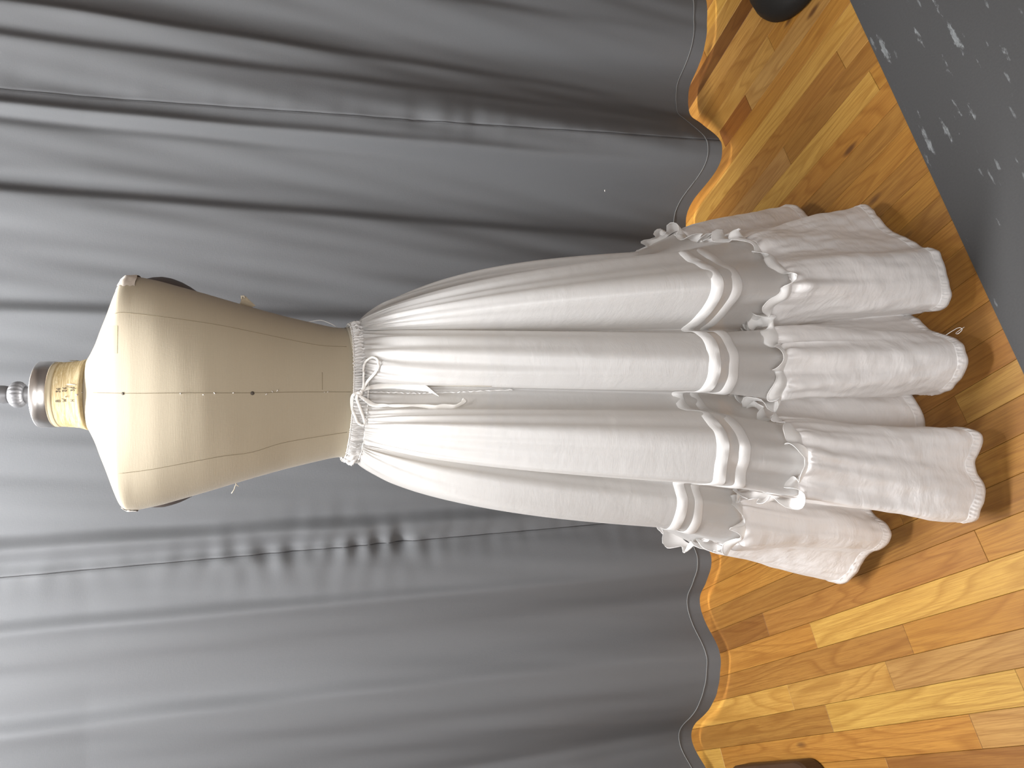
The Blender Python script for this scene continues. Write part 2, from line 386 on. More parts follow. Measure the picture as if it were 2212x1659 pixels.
BOTP = [(-2.3, 1.80), (-2.05, 1.72), (-1.8, 1.83), (-1.55, 1.71), (-1.35, 1.83), (-1.2, 1.78), (-1.13, 1.69), (-1.059, 1.752), (-1.045, 1.811), (-1.015, 1.832), (-.985, 1.829), (-.95, 1.79), (-.905, 1.739), (-.847, 1.706), (-.797, 1.683), (-.756, 1.681), (-.723, 1.69), (-.69, 1.711), (-.665, 1.747), (-.638, 1.778), (-.604, 1.79), (-.575, 1.778), (-.533, 1.739), (-.503, 1.721), (-.463, 1.725), (-.435, 1.75), (-.38, 1.79), (-.30, 1.83), (-.2, 1.81), (-.08, 1.77), (.06, 1.78), (.2, 1.81), (.30, 1.79), (.40, 1.83), (.455, 1.856), (.48, 1.853), (.508, 1.838), (.532, 1.811), (.55, 1.754), (.575, 1.704), (.6, 1.679), (.627, 1.669), (.65, 1.675), (.678, 1.711), (.714, 1.765), (.765, 1.822), (.808, 1.848), (.834, 1.851), (.86, 1.838), (.889, 1.799), (.919, 1.763), (.984, 1.75), (1.06, 1.747), (1.15, 1.80), (1.3, 1.72), (1.5, 1.83), (1.75, 1.71), (2.05, 1.82), (2.3, 1.78)]
xs = np.linspace(-2.3, 2.3, 1841)
def prof(P, sg):
    y = np.interp(xs, [p[0] for p in P], [p[1] for p in P]); k = np.arange(-40, 41); g = np.exp(-.5*(k/sg)**2); g /= g.sum()
    return np.convolve(np.pad(y, 40, mode='edge'), g, 'valid')
yt, yb = prof(TOPP, 3.0), prof(BOTP, 5.5)
ZB, ZTOP = .030, 2.52
zz = np.concatenate([np.linspace(ZB, .2, 16)[:-1], np.linspace(.2, 1.80, 210)[:-1], np.linspace(1.80, ZTOP, 14)])
k = np.clip((zz-.0)/1.55, 0, 1)**.8
XX = np.repeat(xs[None], len(zz), 0); YY = yb[None]*(1-k[:, None])+yt[None]*k[:, None]
# drag lines and puckers of the cloth
def vnoise(x, z, n, sx, sz, seed):
    r = np.random.default_rng(seed); out = np.zeros_like(x)
    for _ in range(n):
        fx, fz, ph = r.normal()*sx, r.normal()*sz, r.uniform(0, 2*PI); out += np.sin(fx*x+fz*z+ph)
    return out/math.sqrt(n/2)
ZZ = np.repeat(zz[:, None], len(xs), 1)
YY += .0028*vnoise(XX, ZZ, 14, 26, 3.0, 3)+.0010*vnoise(XX, ZZ, 14, 60, 9, 4)
def seam_x(x0, x1): return x1+(x0-x1)*np.clip(zz/1.73, 0, 1.4)     # x of a seam at each height
for sx0, sx1, amp, side in ((.614, .655, .0034, 1), (-.401, -.372, .0036, 0)):
    dx = XX-seam_x(sx0, sx1)[:, None]
    env = np.exp(-np.abs(dx)/.032)
    if side: env *= np.where(dx > 0, 1.0, .35)
    wob = vnoise(np.abs(dx)*np.where(dx > 0, 1, -1)*.7, ZZ, 18, 30, 75, 11+side)*(.22+.78*np.clip(vnoise(XX*0, ZZ, 7, 1, 9, 31+side), 0, 1.2))
    YY -= amp*env*wob
    YY += .0022*np.exp(-(dx/.0022)**2)
P = np.stack([XX, YY, ZZ], -1)
curt = empty('curtain', (0, 1.80, ZB))
tag(curt, 'floor-length charcoal grey fabric curtain hanging in soft folds behind the dress form', 'curtain')
cp = grid_obj('curtain_panel', P, M['curtain'], curt)
# doubled hem turned up at the back, and its stitch line
nb = np.stack([np.gradient(yb), -np.gradient(xs), 0*xs], -1); nb /= np.linalg.norm(nb, axis=1)[:, None]
hemrows = []
for h, off in ((.0, .0), (-.0004, .0015), (.0, .003), (.055, .003)):
    p = P[0].copy() if h < .02 else np.stack([xs, YY[5], 0*xs], -1)
    p[:, 2] = ZB+h; p += -nb*off*np.array([1, 1, 0]); hemrows.append(p)
grid_obj('hem_turnup', np.array(hemrows), M['curtain'], curt)
hz = .072
sel = np.arange(0, 1841, 2)
yh = np.array([np.interp(hz, zz, YY[:, i]) for i in sel])
pts = [Vector((xs[i], y-.0012, hz+.0012*math.sin(i*.037)+.0008*math.sin(i*.11))) for i, y in zip(sel, yh)]
tube('hem_stitch', pts, .0010, M['curtain_thread'], curt, n=6)
for sx0, sx1 in ((.614, .655), (-.401, -.372)):
    pts = []
    for i, z in enumerate(zz[::2]):
        x = sx1+(sx0-sx1)*min(z/1.73, 1.4); pts.append(Vector((x, float(np.interp(x, xs, YY[2*i]))-.0002, z)))
    tube('seam_line', pts, .0011, M['curtain_dark'], curt, n=6)
tube('lint', [(.512, 1.775, .33), (.515, 1.774, .332), (.5155, 1.774, .328)], .0011, M['stitch'], curt, n=6)
# track the curtain hangs from
trk = empty('curtain_track', (0, 1.80, ZTOP))
tag(trk, 'straight metal curtain track at the ceiling above the grey curtain', 'rail')
boxes('rail', (-2.35, 1.785, ZTOP), (2.35, 1.825, ZTOP+.03), M['rail'], trk, .003)
for x in (-2.2, -1.1, 0, 1.1, 2.2): boxes('bracket', (x-.015, 1.79, ZTOP+.03), (x+.015, 1.82, ZC), M['rail'], trk)

# ------------------------------------------------------------------ dress form
form = empty('dress_form', (CXF, CYF, 0))
tag(form, 'cream linen dress form with a steel neck cap standing before the grey curtain', 'dress form')
#        z      half width  back depth  front depth  power
SEC = [(1.462, .057, .053, .056, 2.0), (1.457, .064, .057, .058, 2.3), (1.447, .084, .064, .063, 2.8), (1.440, .104, .069, .066, 3.2), (1.431, .126, .075, .070, 3.6), (1.421, .155, .081, .073, 3.9), (1.412, .179, .087, .076, 3.8), (1.404, .187, .091, .079, 3.3),
       (1.391, .188, .097, .083, 2.9), (1.356, .182, .109, .095, 2.6), (1.321, .173, .116, .110, 2.4), (1.286, .164, .119, .122, 2.3), (1.25, .154, .117, .125, 2.25), (1.205, .142, .110, .118, 2.2), (1.16, .131, .101, .105, 2.1), (1.113, .121, .092, .093, 2.1), (1.08, .1145, .087, .088, 2.1),
       (1.045, .114, .086, .087, 2.1), (1.0, .122, .095, .090, 2.1), (.95, .138, .112, .094, 2.1), (.90, .151, .124, .098, 2.1), (.86, .158, .129, .101, 2.1), (.82, .160, .128, .102, 2.1), (.805, .155, .122, .098, 2.1)]
sa = np.array(SEC)
zs = np.linspace(1.462, .805, 150)
zs = np.concatenate([np.linspace(1.462, 1.38, 50)[:-1], np.linspace(1.38, .805, 110)])
NS = 120
def sec(z):
    v = [np.interp(z, sa[::-1, 0], sa[::-1, c]) for c in (1, 2, 3, 4)]; return v
tv = []
for z in zs:
    a, b, f, p = sec(z); row = []
    for kk in range(NS):
        t = 2*PI*kk/NS; cx, sy = math.cos(t), math.sin(t)
        x = a*math.copysign(abs(cx)**(2/p), cx); y = (f if sy > 0 else b)*math.copysign(abs(sy)**(2/p), sy)
        row.append((CXF+x, CYF+y, z))
    tv.append(row)
tv = np.array(tv)
for _ in range(3): tv[1:-1] = tv[1:-1]*.5+(tv[:-2]+tv[2:])*.25
# flat armhole cut on each side
tors = grid_obj('torso', tv, M['linen'], form, closed=True)
tf = [tuple(p) for p in tv.reshape(-1, 3)]
tfaces = [(i*NS+j, i*NS+(j+1) % NS, (i+1)*NS+(j+1) % NS, (i+1)*NS+j) for i in range(len(zs)-1) for j in range(NS)]
BT = BVHTree.FromPolygons(tf, tfaces)
def on_torso(x, z, off=.0006):
    h = BT.ray_cast(Vector((x, .5, z)), Vector((0, 1, 0)))
    if h[0] is None:
        h = BT.find_nearest(Vector((x, CYF-.03, z)))
    n = h[1]
    if n.y > 0: n = -n
    return h[0]+n*off, n
v = [tuple(p) for p in tv[-1]]; pydata('base_plate', v+[(x, y, z-.012) for x, y, z in v], [tuple(range(NS))]+[(i, (i+1) % NS, NS+(i+1) % NS, NS+i) for i in range(NS)]+[tuple(range(2*NS-1, NS-1, -1))], M['plate'], form)
def seam(name, pts, r=.00042, mat='seam', n=40):
    c = cr(pts, n); tube(name, [on_torso(x, z, .0001)[0] for x, z in c], r, M[mat], form, n=6)
seam('center_seam', [(-0.0132, 1.4446), (-0.0141, 1.3856), (-0.0137, 1.3129), (-0.0138, 1.2166), (-0.0129, 1.1433), (-0.0132, 1.0617)])
seam('shoulder_seam', [(0.1069, 1.4132), (0.1081, 1.3986), (0.1017, 1.3373), (0.0924, 1.2671), (0.0823, 1.2111), (0.0692, 1.1419), (0.0639, 1.1051), (0.0631, 1.0661)])
seam('shoulder_seam', [(-0.1359, 1.4078), (-0.1299, 1.3607), (-0.1138, 1.2671), (-0.1089, 1.2186), (-0.0951, 1.1681), (-0.0844, 1.0905), (-0.0812, 1.0661)])
seam('short_tuck', [(-0.0094, 1.1081), (0.0192, 1.1081)], .0004, 'seam', 8)
# pin holes and loose thread ends along the centre seam
for z, r in ((1.4005, .0022), (1.2165, .0030)):
    p, n = on_torso(CXF+.0005, z, .0002); lathe('pin_hole', [(r, -.0006), (r, .0006)], M['ink'], form, 12, p, rot=n.to_track_quat('Z', 'Y').to_matrix())
for z, dx in ((1.464, .002), (1.318, .0), (1.287, -.001), (1.272, .002), (1.245, .001), (1.197, -.002), (1.186, .002), (1.18, .003), (1.105, .001), (1.10, .0015)):
    p, n = on_torso(CXF+dx, min(z, 1.461), .0005)
    q2 = p+Vector((random.uniform(-.003, .003), -.001, random.uniform(-.003, .002)))
    tube('loose_thread', [p, (p+q2)/2+Vector((0, -.001, 0)), q2], .0007, M['stitch'], form, n=5)
# old adhesive mark near the right shoulder
g = []
for z in np.linspace(1.4255, 1.4085, 7):
    g.append([on_torso(x, z, .0003)[0] for x in np.linspace(.046, .088, 13)])
grid_obj('adhesive_mark', np.array(g), M['adhesive'], form)
# armhole plates: shallow domes closing each armhole
for s in (1, -1):
    V = []; F = []; n = 40; dome = .0165 if s > 0 else .0125
    for rr in (1.0, .999, .92, .8, .6, .35, .1):
        for k2 in range(n):
            a = 2*PI*k2/n; z = 1.343+.050*math.sin(a)*rr
            out = sec(z)[0]-.004+(dome*(1-rr*rr) if rr < 1 else -.02)
            V.append((CXF+s*out, CYF+.02+.046*math.cos(a)*rr, z))
    for i in range(6):
        for k2 in range(n): F.append((i*n+k2, i*n+(k2+1) % n, (i+1)*n+(k2+1) % n, (i+1)*n+k2))
    F.append(tuple(6*n+k2 for k2 in range(n)))
    pydata('arm_plate', V, F, M['plate'], form)
# muslin patches folded over the shoulder tips
for s in (1, -1):
    g = []
    a0 = .166 if s > 0 else .181
    for iz, z in enumerate(np.linspace(1.4185, 1.388, 14) if s > 0 else np.linspace(1.4105, 1.391, 12)):
        a, b, f, p = sec(z); row = []
        lo = a0+(.0012*math.sin(iz*1.7) if s > 0 else .004*(iz/11)+.0008*math.sin(iz*1.9))
        t0 = -math.acos(min(.985, (lo/a))**(p/2))
        for q_, t in enumerate(np.linspace(t0, .7, 26)):
            cx, sy = math.cos(t), math.sin(t); e_ = .0008+.0014*math.sin(PI*min(1, q_/8)/2)+.0004*math.sin(q_*1.3+iz*.8)
            row.append((CXF+s*(a*abs(cx)**(2/p)+e_*cx), CYF+(f if sy > 0 else b)*math.copysign(abs(sy)**(2/p), sy)+e_*sy-.0008, z+.0006*math.sin(q_*1.1)))
        g.append(row)
    grid_obj('shoulder_patch', np.array(g), M['pad'], form)
# neck, tilted a little back, with band of measurements
RT = Matrix.Rotation(math.radians(-5.5), 3, 'X')
NC = Vector((CXF-.0015, CYF, 1.4610))
def nk(r, z): return (r, z)
lathe('neck', [(.0585, -.004), (.0565, .003), (.0535, .012), (.0518, .028), (.0508, .040), (.0505, .0415)], M['neck'], form, 64, NC, rot=RT)
lathe('neck_rim', [(.0510, .0395), (.0514, .0405), (.0512, .0475), (.0505, .0485), (.0480, .049)], M['neck_rim'], form, 64, NC, rot=RT)
lathe('neck_cap', [(.0470, .047), (.0515, .0470), (.0522, .0478), (.0522, .0685), (.0516, .0698), (.0500, .0703), (.0120, .0708)], M['steel'], form, 72, NC, rot=RT)
fin = empty('finial', NC+RT @ Vector((0, 0, .0708))); fin.parent = form; fin.matrix_parent_inverse = form.matrix_world.inverted()
bpy.context.view_layer.update()
FC = NC
lathe('finial_stem', [(.0155, .070), (.0150, .0735), (.0128, .077), (.0118, .082), (.0122, .0875), (.0135, .0925)], M['finial'], fin, 40, FC, rot=RT)
lathe('finial_bulb', [(.0120, .0905), (.0165, .0925), (.0196, .0965), (.0205, .101), (.0197, .1060), (.0165, .1105), (.0135, .1125)], M['finial'], fin, 96, FC, rot=RT, mod=lambda i, a: 1+.06*abs(math.sin(a*9))*(1 if 0 < i < 6 else 0)-.04*(1 if 0 < i < 6 else 0))
lathe('finial_tip', [(.0128, .1120), (.0132, .115), (.0140, .120), (.0143, .126), (.0136, .132), (.0118, .138), (.0085, .144), (.004, .148), (.001, .149)], M['finial'], fin, 40, FC, rot=RT)
# hand-written bust, waist and hip figures on the neck: pen strokes laid on its surface
GL = {'B': [[(0, 0), (.05, 1)], [(.05, 1), (.5, .95), (.5, .6), (.1, .52)], [(.1, .52), (.6, .45), (.55, .05), (0, 0)]],
      'W': [[(0, 1), (.2, 0), (.42, .7), (.62, 0), (.95, 1.1)]], 'H': [[(0, 1), (.05, 0)], [(.5, 1), (.52, 0)], [(.03, .5), (.52, .5)]],
      '3': [[(0, .95), (.55, .95), (.2, .58), (.55, .4), (.5, .05), (0, .02)]], '6': [[(.5, 1), (.1, .55), (.08, .1), (.4, 0), (.5, .3), (.1, .38)]],
      '2': [[(0, .8), (.25, 1), (.5, .8), (.05, .05), (.6, .03)]], '4': [[(.4, 1), (0, .4), (.55, .4)], [(.38, .7), (.36, 0)]]}
wr = empty('neck_lettering', NC); wr.parent = form; wr.matrix_parent_inverse = form.matrix_world.inverted(); bpy.context.view_layer.update()
def nrad(z): return float(np.interp(z, [-.004, .003, .012, .028, .040, .0415], [.0585, .0565, .0535, .0518, .0508, .0505]))
for row, (zb, txt) in enumerate(((.0272, [('B', -.0110), ('3', .0035), ('6', .0075)]), (.0185, [('W', -.0105), ('2', .0045), ('6', .0085)]), (.0065, [('H', -.0095), ('3', .0050), ('6', .0088)]))):
    for ch, x0 in txt:
        hgt = .0055 if ch in 'BWH' else .0050
        for st in GL[ch]:
            c = cr(st, 14) if len(st) > 2 else np.array([np.array(st[0])+(np.array(st[1])-np.array(st[0]))*t for t in np.linspace(0, 1, 5)])
            pts = []
            for u, w_ in c:
                z = zb+w_*hgt; a = (x0+u*.0048)/.0515; r = nrad(z)+.0001
                pts.append(NC+RT @ Vector((r*math.sin(a), -r*math.cos(a), z)))
            tube('pen_stroke', pts, .00033, M['ink'], wr, n=5)
# pins and thread on the neck
def npt(x, z, off=.0006):
    a = x/.0515; r = nrad(z)+off; return NC+RT @ Vector((r*math.sin(a), -r*math.cos(a), z))
tube('pin', [npt(.0155, .0165, .0012), npt(.0148, .010, .0016), npt(.0135, .0035, .002)], .0006, M['stitch'], form, n=6)
tube('loose_thread', [npt(.0135, .0195), npt(.0125, .0175, .001), npt(.0098, .011, .0015), npt(.0085, .006, .002), npt(.0088, .003, .0015)], .00035, M['ink'], form, n=5)
p = npt(.0, .002, .001); lathe('pin_head', [(.0001, -.0014), (.0011, -.001), (.0015, 0), (.0011, .001), (.0001, .0014)], M['stitch'], form, 12, p)
p = npt(-.003, .0192, .001); lathe('pin_head', [(.0001, -.001), (.0008, -.0006), (.0010, 0), (.0008, .0006), (.0001, .001)], M['stitch'], form, 12, p)
g = np.array([[NC+RT @ Vector((.0535*math.cos(a), -.0535*math.sin(a), z)) for a in (-.12, 0, .12, .24)] for z in (.029, .022, .017)]); grid_obj('paper_scrap', g+np.array([[(0, 0, 0), (.0006, 0, 0), (.001, 0, 0), (.002, 0, 0)]]*3), M['paper'], form)
# waist tape just above the skirt
g = []
for k2 in range(97):
    t = 2*PI*k2/96
    row = []
    for v_ in (0, .5, 1):
        zc = 1.057-.002*math.sin(t)*-1
        side = math.cos(t)
        up = 1.0515+.0095*max(0, side)**1.0+.006*max(0, -side)+.006*(math.sin(t) > 0)*math.sin(t)
        z = 1.040+(up-1.040)*v_
        a, b, f, p = sec(z); cx, sy = math.cos(t), math.sin(t)
        row.append((CXF+(a+.0012)*math.copysign(abs(cx)**(2/p), cx), CYF+((f if sy > 0 else b)+.0012)*math.copysign(abs(sy)**(2/p), sy), z))
    g.append(row)
grid_obj('waist_tape', np.array(g).transpose(1, 0, 2), M['tape'], form)
# hip tape seen faintly through the silk
g = []
for dz in (0, .006, .012):
    row = []
    for k2 in range(NS):
        t = 2*PI*k2/NS; z = .822+dz; a, b, f, p = sec(z); cx, sy = math.cos(t), math.sin(t)
        row.append((CXF+(a+.0015)*math.copysign(abs(cx)**(2/p), cx), CYF+((f if sy > 0 else b)+.0015)*math.copysign(abs(sy)**(2/p), sy), z))
    g.append(row)
grid_obj('hip_tape', np.array(g), M['hiptape'], form, closed=True)
# torn tape tab on the right side seam, thread tuft on the left, thread loop above the waist
def edge_x(z, s): return CXF+s*sec(z)[0]
tb = [(.0, 1.2370), (.006, 1.2345), (.0125, 1.2335), (.0150, 1.2300), (.0145, 1.2265), (.0095, 1.2215), (.004, 1.2160), (-.001, 1.2110), (-.006, 1.223)]
V = [(CXF+.1485+x, CYF-.010-.002*math.sin(i*2.1), z) for i, (x, z) in enumerate(tb)]
nV = len(V); pydata('tape_tab', V+[(x, y+.0012, z) for x, y, z in V], [tuple(range(nV)), tuple(range(2*nV-1, nV-1, -1))]+[(i, (i+1) % nV, nV+(i+1) % nV, nV+i) for i in range(nV)], M['linen'], form, False)
tube('tape_fray', [(CXF+.158, CYF-.011, 1.2335), (CXF+.163, CYF-.013, 1.2335), (CXF+.1635, CYF-.012, 1.2300), (CXF+.160, CYF-.012, 1.2285)], .0016, M['tape'], form, n=6)
e = edge_x(1.243, -1)
tube('thread_tuft', [(e+.002, CYF-.01, 1.243), (e-.002, CYF-.012, 1.242), (e-.0045, CYF-.012, 1.2435), (e-.011, CYF-.012, 1.2455), (e-.0165, CYF-.012, 1.2495)], .0008, M['tape'], form, n=5)
tube('thread_tuft', [(e+.002, CYF-.01, 1.2425), (e-.003, CYF-.012, 1.241), (e-.005, CYF-.012, 1.2375)], .0007, M['tape'], form, n=5)
tube('thread_loop', cr([(edge_x(1.125, 1)-.001, CYF-.01, 1.125), (edge_x(1.115, 1)+.003, CYF-.012, 1.115), (edge_x(1.105, 1)+.0065, CYF-.012, 1.103), (edge_x(1.09, 1)+.0045, CYF-.012, 1.088), (edge_x(1.078, 1)+.001, CYF-.01, 1.077)], 20), .0005, M['stitch'], form, n=5)
# stand under the skirt
lathe('stand_pole', [(.019, .012), (.019, .79)], M['rail'], form, 24, (CXF, CYF, 0))
lathe('stand_base', [(.14, .001), (.142, .006), (.135, .012), (.06, .020), (.022, .03)], M['rubber'], form, 40, (CXF, CYF, 0))

# ------------------------------------------------------------------ skirt
skirt = empty('petticoat', (CXF, CYF, .055))
tag(skirt, 'long white satin petticoat with tucks and a ruffled flounce worn on the dress form', 'skirt')
HEM = [[(0.0,1.7)],[(0.1,1.66),(0.16,1.72),(0.25,1.68),(0.28,1.6),(0.36,1.56),(0.37,1.46),(0.4181,1.3959),(0.4083,1.3622)],[(0.3873,1.3429),(0.34,1.3)],[(0.33,1.23),(0.3698,1.1828)],[(0.3615,1.1671),(0.3279,1.1357),(0.2967,1.1021),(0.272,1.0648),(0.2576,1.0474),(0.2425,1.0343),(0.2501,1.0195),(0.2497,1.003),(0.2332,0.9889),(0.1883,0.9805)],[(0.1551,0.9768),(0.1356,0.9786)],[(0.129,0.9954),(0.1342,1.0343),(0.1328,1.0753)],[(0.1262,1.0596),(0.1193,1.0393),(0.1033,1.0195),(0.0925,0.9954)],[(0.0777,0.9695),(0.0655,0.9515),(0.0475,0.9418)],[(0.0315,0.9427),(0.0117,0.9542),(-0.0053,0.9722),(-0.017,0.9954)],[(-0.019,1.0244),(-0.0159,1.0494),(-0.0178,1.0627)],[(-0.0245,1.0463),(-0.043,1.0343),(-0.0599,1.0303),(-0.0753,1.0323)],[(-0.0874,1.0343),(-0.0875,0.9954),(-0.0764,0.9453),(-0.0778,0.9288)],[(-0.0868,0.9212),(-0.1104,0.922),(-0.1344,0.9254),(-0.1577,0.9229)],[(-0.1803,0.9153),(-0.203,0.9102),(-0.2254,0.9136),(-0.237,0.922)],[(-0.2395,0.9497),(-0.2391,1.0244),(-0.2367,1.13),(-0.2452,1.1553)],[(-0.2586,1.1414),(-0.2725,1.1165),(-0.2886,1.1065)],[(-0.3069,1.1087),(-0.3225,1.1232)],[(-0.3312,1.1472),(-0.3471,1.1695)],[(-0.3717,1.1828),(-0.3997,1.2012),(-0.4208,1.2238)],[(-0.4301,1.2524),(-0.38,1.32),(-0.4,1.42),(-0.36,1.48),(-0.37,1.56),(-0.3,1.62),(-0.22,1.6),(-0.18,1.68),(-0.08,1.65),(0.0,1.7)]]
SEAM = [[(0.0,1.63)],[(0.1,1.6),(0.14,1.63),(0.22,1.58),(0.25,1.5),(0.29,1.45),(0.3189,1.3152)],[(0.2868,1.2893),(0.275,1.26)],[(0.27,1.2),(0.2594,1.1389)],[(0.2502,1.088),(0.2341,1.0652),(0.2112,1.0565),(0.2045,1.024),(0.19,1.0044),(0.168,0.9875)],[(0.1513,0.9864),(0.1424,0.9942),(0.1358,1.0323)],[(0.126,1.0359),(0.1003,1.0791),(0.0967,1.109)],[(0.0893,1.0958),(0.0936,1.0639),(0.0962,1.0335)],[(0.0788,1.017),(0.0631,1.0252),(0.0487,0.9942),(0.0338,1.001)],[(0.0203,1.0124),(0.0034,0.9942),(-0.0196,1.017),(-0.0278,1.0044)],[(-0.0255,1.0455),(-0.0128,1.109),(-0.014,1.1473)],[(-0.0213,1.1293),(-0.0338,1.0919),(-0.0484,1.0689)],[(-0.0614,1.0395),(-0.0652,1.0217),(-0.0686,0.9987)],[(-0.0816,0.9646),(-0.0971,0.9646),(-0.1072,0.9457)],[(-0.1205,0.9551),(-0.1312,0.9457),(-0.1509,0.9765),(-0.1655,0.9743),(-0.1811,0.9636)],[(-0.1839,0.9987),(-0.1839,1.0958),(-0.1931,1.1334)],[(-0.2088,1.1265),(-0.2231,1.1117)],[(-0.2462,1.1211),(-0.2539,1.0998),(-0.2696,1.109),(-0.2925,1.1361)],[(-0.303,1.1789),(-0.29,1.22)],[(-0.315,1.26),(-0.32,1.3)],[(-0.29,1.34),(-0.3,1.42),(-0.26,1.46),(-0.25,1.54),(-0.17,1.56),(-0.13,1.61),(-0.06,1.58),(0.0,1.63)]]
TUCK = [[(0.0,1.55)],[(0.08,1.53),(0.13,1.54),(0.18,1.5),(0.21,1.44),(0.245,1.4),(0.2556,1.2561)],[(0.235,1.26)],[(0.225,1.2),(0.2292,1.0915)],[(0.2086,1.0609),(0.1956,1.0317),(0.1816,1.0025),(0.1662,0.9866)],[(0.1526,0.983),(0.1369,0.9915),(0.1185,1.0138)],[(0.101,1.0462),(0.0924,1.0761)],[(0.087,1.065),(0.0841,1.033)],[(0.0738,1.0113),(0.0569,0.9976),(0.0354,0.9915)],[(0.0157,0.9927),(-0.0056,1.0088),(-0.0124,1.0227)],[(-0.012,1.065),(-0.0131,1.1016)],[(-0.0203,1.1016),(-0.0305,1.0958)],[(-0.0412,1.0831),(-0.0448,1.0528),(-0.0448,1.0291)],[(-0.0586,1.0025),(-0.0741,0.9794),(-0.0942,0.9687)],[(-0.1133,0.9735),(-0.1333,0.9782),(-0.1574,0.9806)],[(-0.1624,1.0253),(-0.1673,1.1016)],[(-0.1785,1.0958),(-0.1966,1.0845)],[(-0.2128,1.0873),(-0.2315,1.0958),(-0.2584,1.1206)],[(-0.245,1.24)],[(-0.255,1.27),(-0.255,1.3)],[(-0.245,1.36),(-0.235,1.42),(-0.19,1.47),(-0.15,1.52),(-0.08,1.53),(-0.04,1.55),(0.0,1.55)]]
KANG = [90.0, 25.0, 5.0, -2.6, -20.4, -27.0, -30.1, -32.3, -56.7, -75.8, -83.1, -90.6, -107.1, -118.2, -129.1, -133.1, -138.5, -144.5, -185, -195, -270.0]
SEGN = [120, 90, 26, 26, 90, 50, 40, 36, 60, 50, 36, 36, 50, 60, 60, 50, 40, 40, 26, 26, 110]
def ring(R, sg):
    out = []; prev = R[-1][-1]
    pts_all = [list(R[0][-1:])]
    prev = R[0][-1]
    for i in range(1, len(R)):
        seg = np.array([prev]+[tuple(p) for p in R[i]]); prev = tuple(R[i][-1])
        d = np.concatenate([[0], np.cumsum(np.linalg.norm(np.diff(seg, axis=0), axis=1))])
        u = np.linspace(0, d[-1], SEGN[i]+1)[:-1]
        out.append(np.stack([np.interp(u, d, seg[:, c]) for c in (0, 1)], -1))
    p = np.concatenate(out); k = np.arange(-60, 61); g = np.exp(-.5*(k/sg)**2); g /= g.sum()
    q = np.concatenate([p[-60:], p, p[:60]])
    return np.stack([np.convolve(q[:, c], g, 'valid') for c in (0, 1)], -1)
RH, RS, RTK = ring(HEM, 4.0), ring(SEAM, 5.0), ring(TUCK, 5.0)
NT_ = len(RH)
aw = []
for i in range(1, 21): aw.append(np.linspace(KANG[i-1], KANG[i], SEGN[i]+1)[:-1])
aw = np.radians(np.concatenate(aw)); kk = np.arange(-60, 61); g = np.exp(-.5*(kk/8)**2); g /= g.sum()
aw = np.convolve(np.concatenate([aw[-60:]+2*PI, aw, aw[:60]-2*PI]), g, 'valid')
ZW, ZT, ZS, ZH = 1.040, .52, .388, .055
def waist_ring(z, off):
    a, b, f, p = sec(z); c, s_ = np.cos(aw), np.sin(aw)
    return np.stack([CXF+(a+off)*np.sign(c)*np.abs(c)**(2/p), CYF+np.where(s_ > 0, f+off, b+off)*np.sign(s_)*np.abs(s_)**(2/p)], -1)
RW = waist_ring(ZW, .006)
def nrm(R):
    t = np.roll(R, -1, 0)-np.roll(R, 1, 0); n = np.stack([-t[:, 1], t[:, 0]], -1); n /= np.linalg.norm(n, axis=1)[:, None]+1e-9
    if np.mean(np.sum(n*(R-np.array([CXF, CYF])), 1)) < 0: n = -n
    return n
arc = np.concatenate([[0], np.cumsum(np.linalg.norm(np.diff(RH, axis=0), axis=1))])
ti = np.arange(NT_)
def wav(seed, k0, k1, n=10):
    r = np.random.default_rng(seed); o = np.zeros(NT_)
    for _ in range(n): o += np.sin(r.integers(k0, k1)*2*PI*ti/NT_+r.uniform(0, 2*PI))
    return o/math.sqrt(n/2)
pk5 = wav(15, 18, 44, 14)
pk1, pk2, pk3 = wav(1, 60, 130), wav(2, 90, 200), wav(5, 40, 90)
kq = np.arange(-220, 221); gq = np.exp(-.5*(kq/75)**2); gq /= gq.sum()
RTs = np.stack([np.convolve(np.concatenate([RTK[-220:, c], RTK[:, c], RTK[:220, c]]), gq, 'valid') for c in (0, 1)], -1)
def ring_at(z):
    """plan of the skirt panel at height z"""
    if z >= ZT:
        s_ = max(0.0, (ZW-z)/(ZW-ZT)); g_ = s_**.74
        R = RW*(1-g_)+RTK*g_+(RTK-RTs)*(.42*math.sin(PI*min(1, s_)**.62))
        R = R+nrm(R)*((.0022*pk1*math.exp(-(ZW-z)/.014)+.0016*pk3*math.exp(-(ZW-z)/.045)+.0030*pk5*math.exp(-(ZW-z)/.22)*min(1, (ZW-z)/.05))[:, None])
        return R
    s_ = (ZT-z)/(ZT-ZS); return RTK*(1-s_)+RS*s_
def mkgrid(zlist, fn):
    rows = [np.concatenate([fn(z), np.full((NT_, 1), z)], 1) for z in zlist]; return np.array(rows)
def uvs(P):
    d = np.linalg.norm(np.diff(P[len(P)//2], axis=0), axis=1); u = np.concatenate([[0], np.cumsum(d)])
    return np.stack([np.repeat(u[None], len(P), 0), P[:, :, 2]], -1)
def close(P): return np.concatenate([P, P[:, :1]], 1)
zp = np.concatenate([np.linspace(ZW, .95, 36)[:-1], np.linspace(.95, ZS-.004, 90)])
PP = mkgrid(zp, ring_at)
r2 = np.random.default_rng(31)
fold = vnoise(np.repeat(np.linspace(0, 3.0, NT_)[None], len(zp), 0), np.repeat(zp[:, None], NT_, 1), 24, 22, 4, 8)
for i in range(len(zp)):
    n_ = nrm(PP[i, :, :2]); PP[i, :, :2] += n_*(.0010*fold[i])[:, None]*min(1, (ZW-zp[i]+.01)/.1)
PPc = close(PP)
grid_obj('skirt_panel', PPc, M['skirt'], skirt, uv=uvs(PPc))
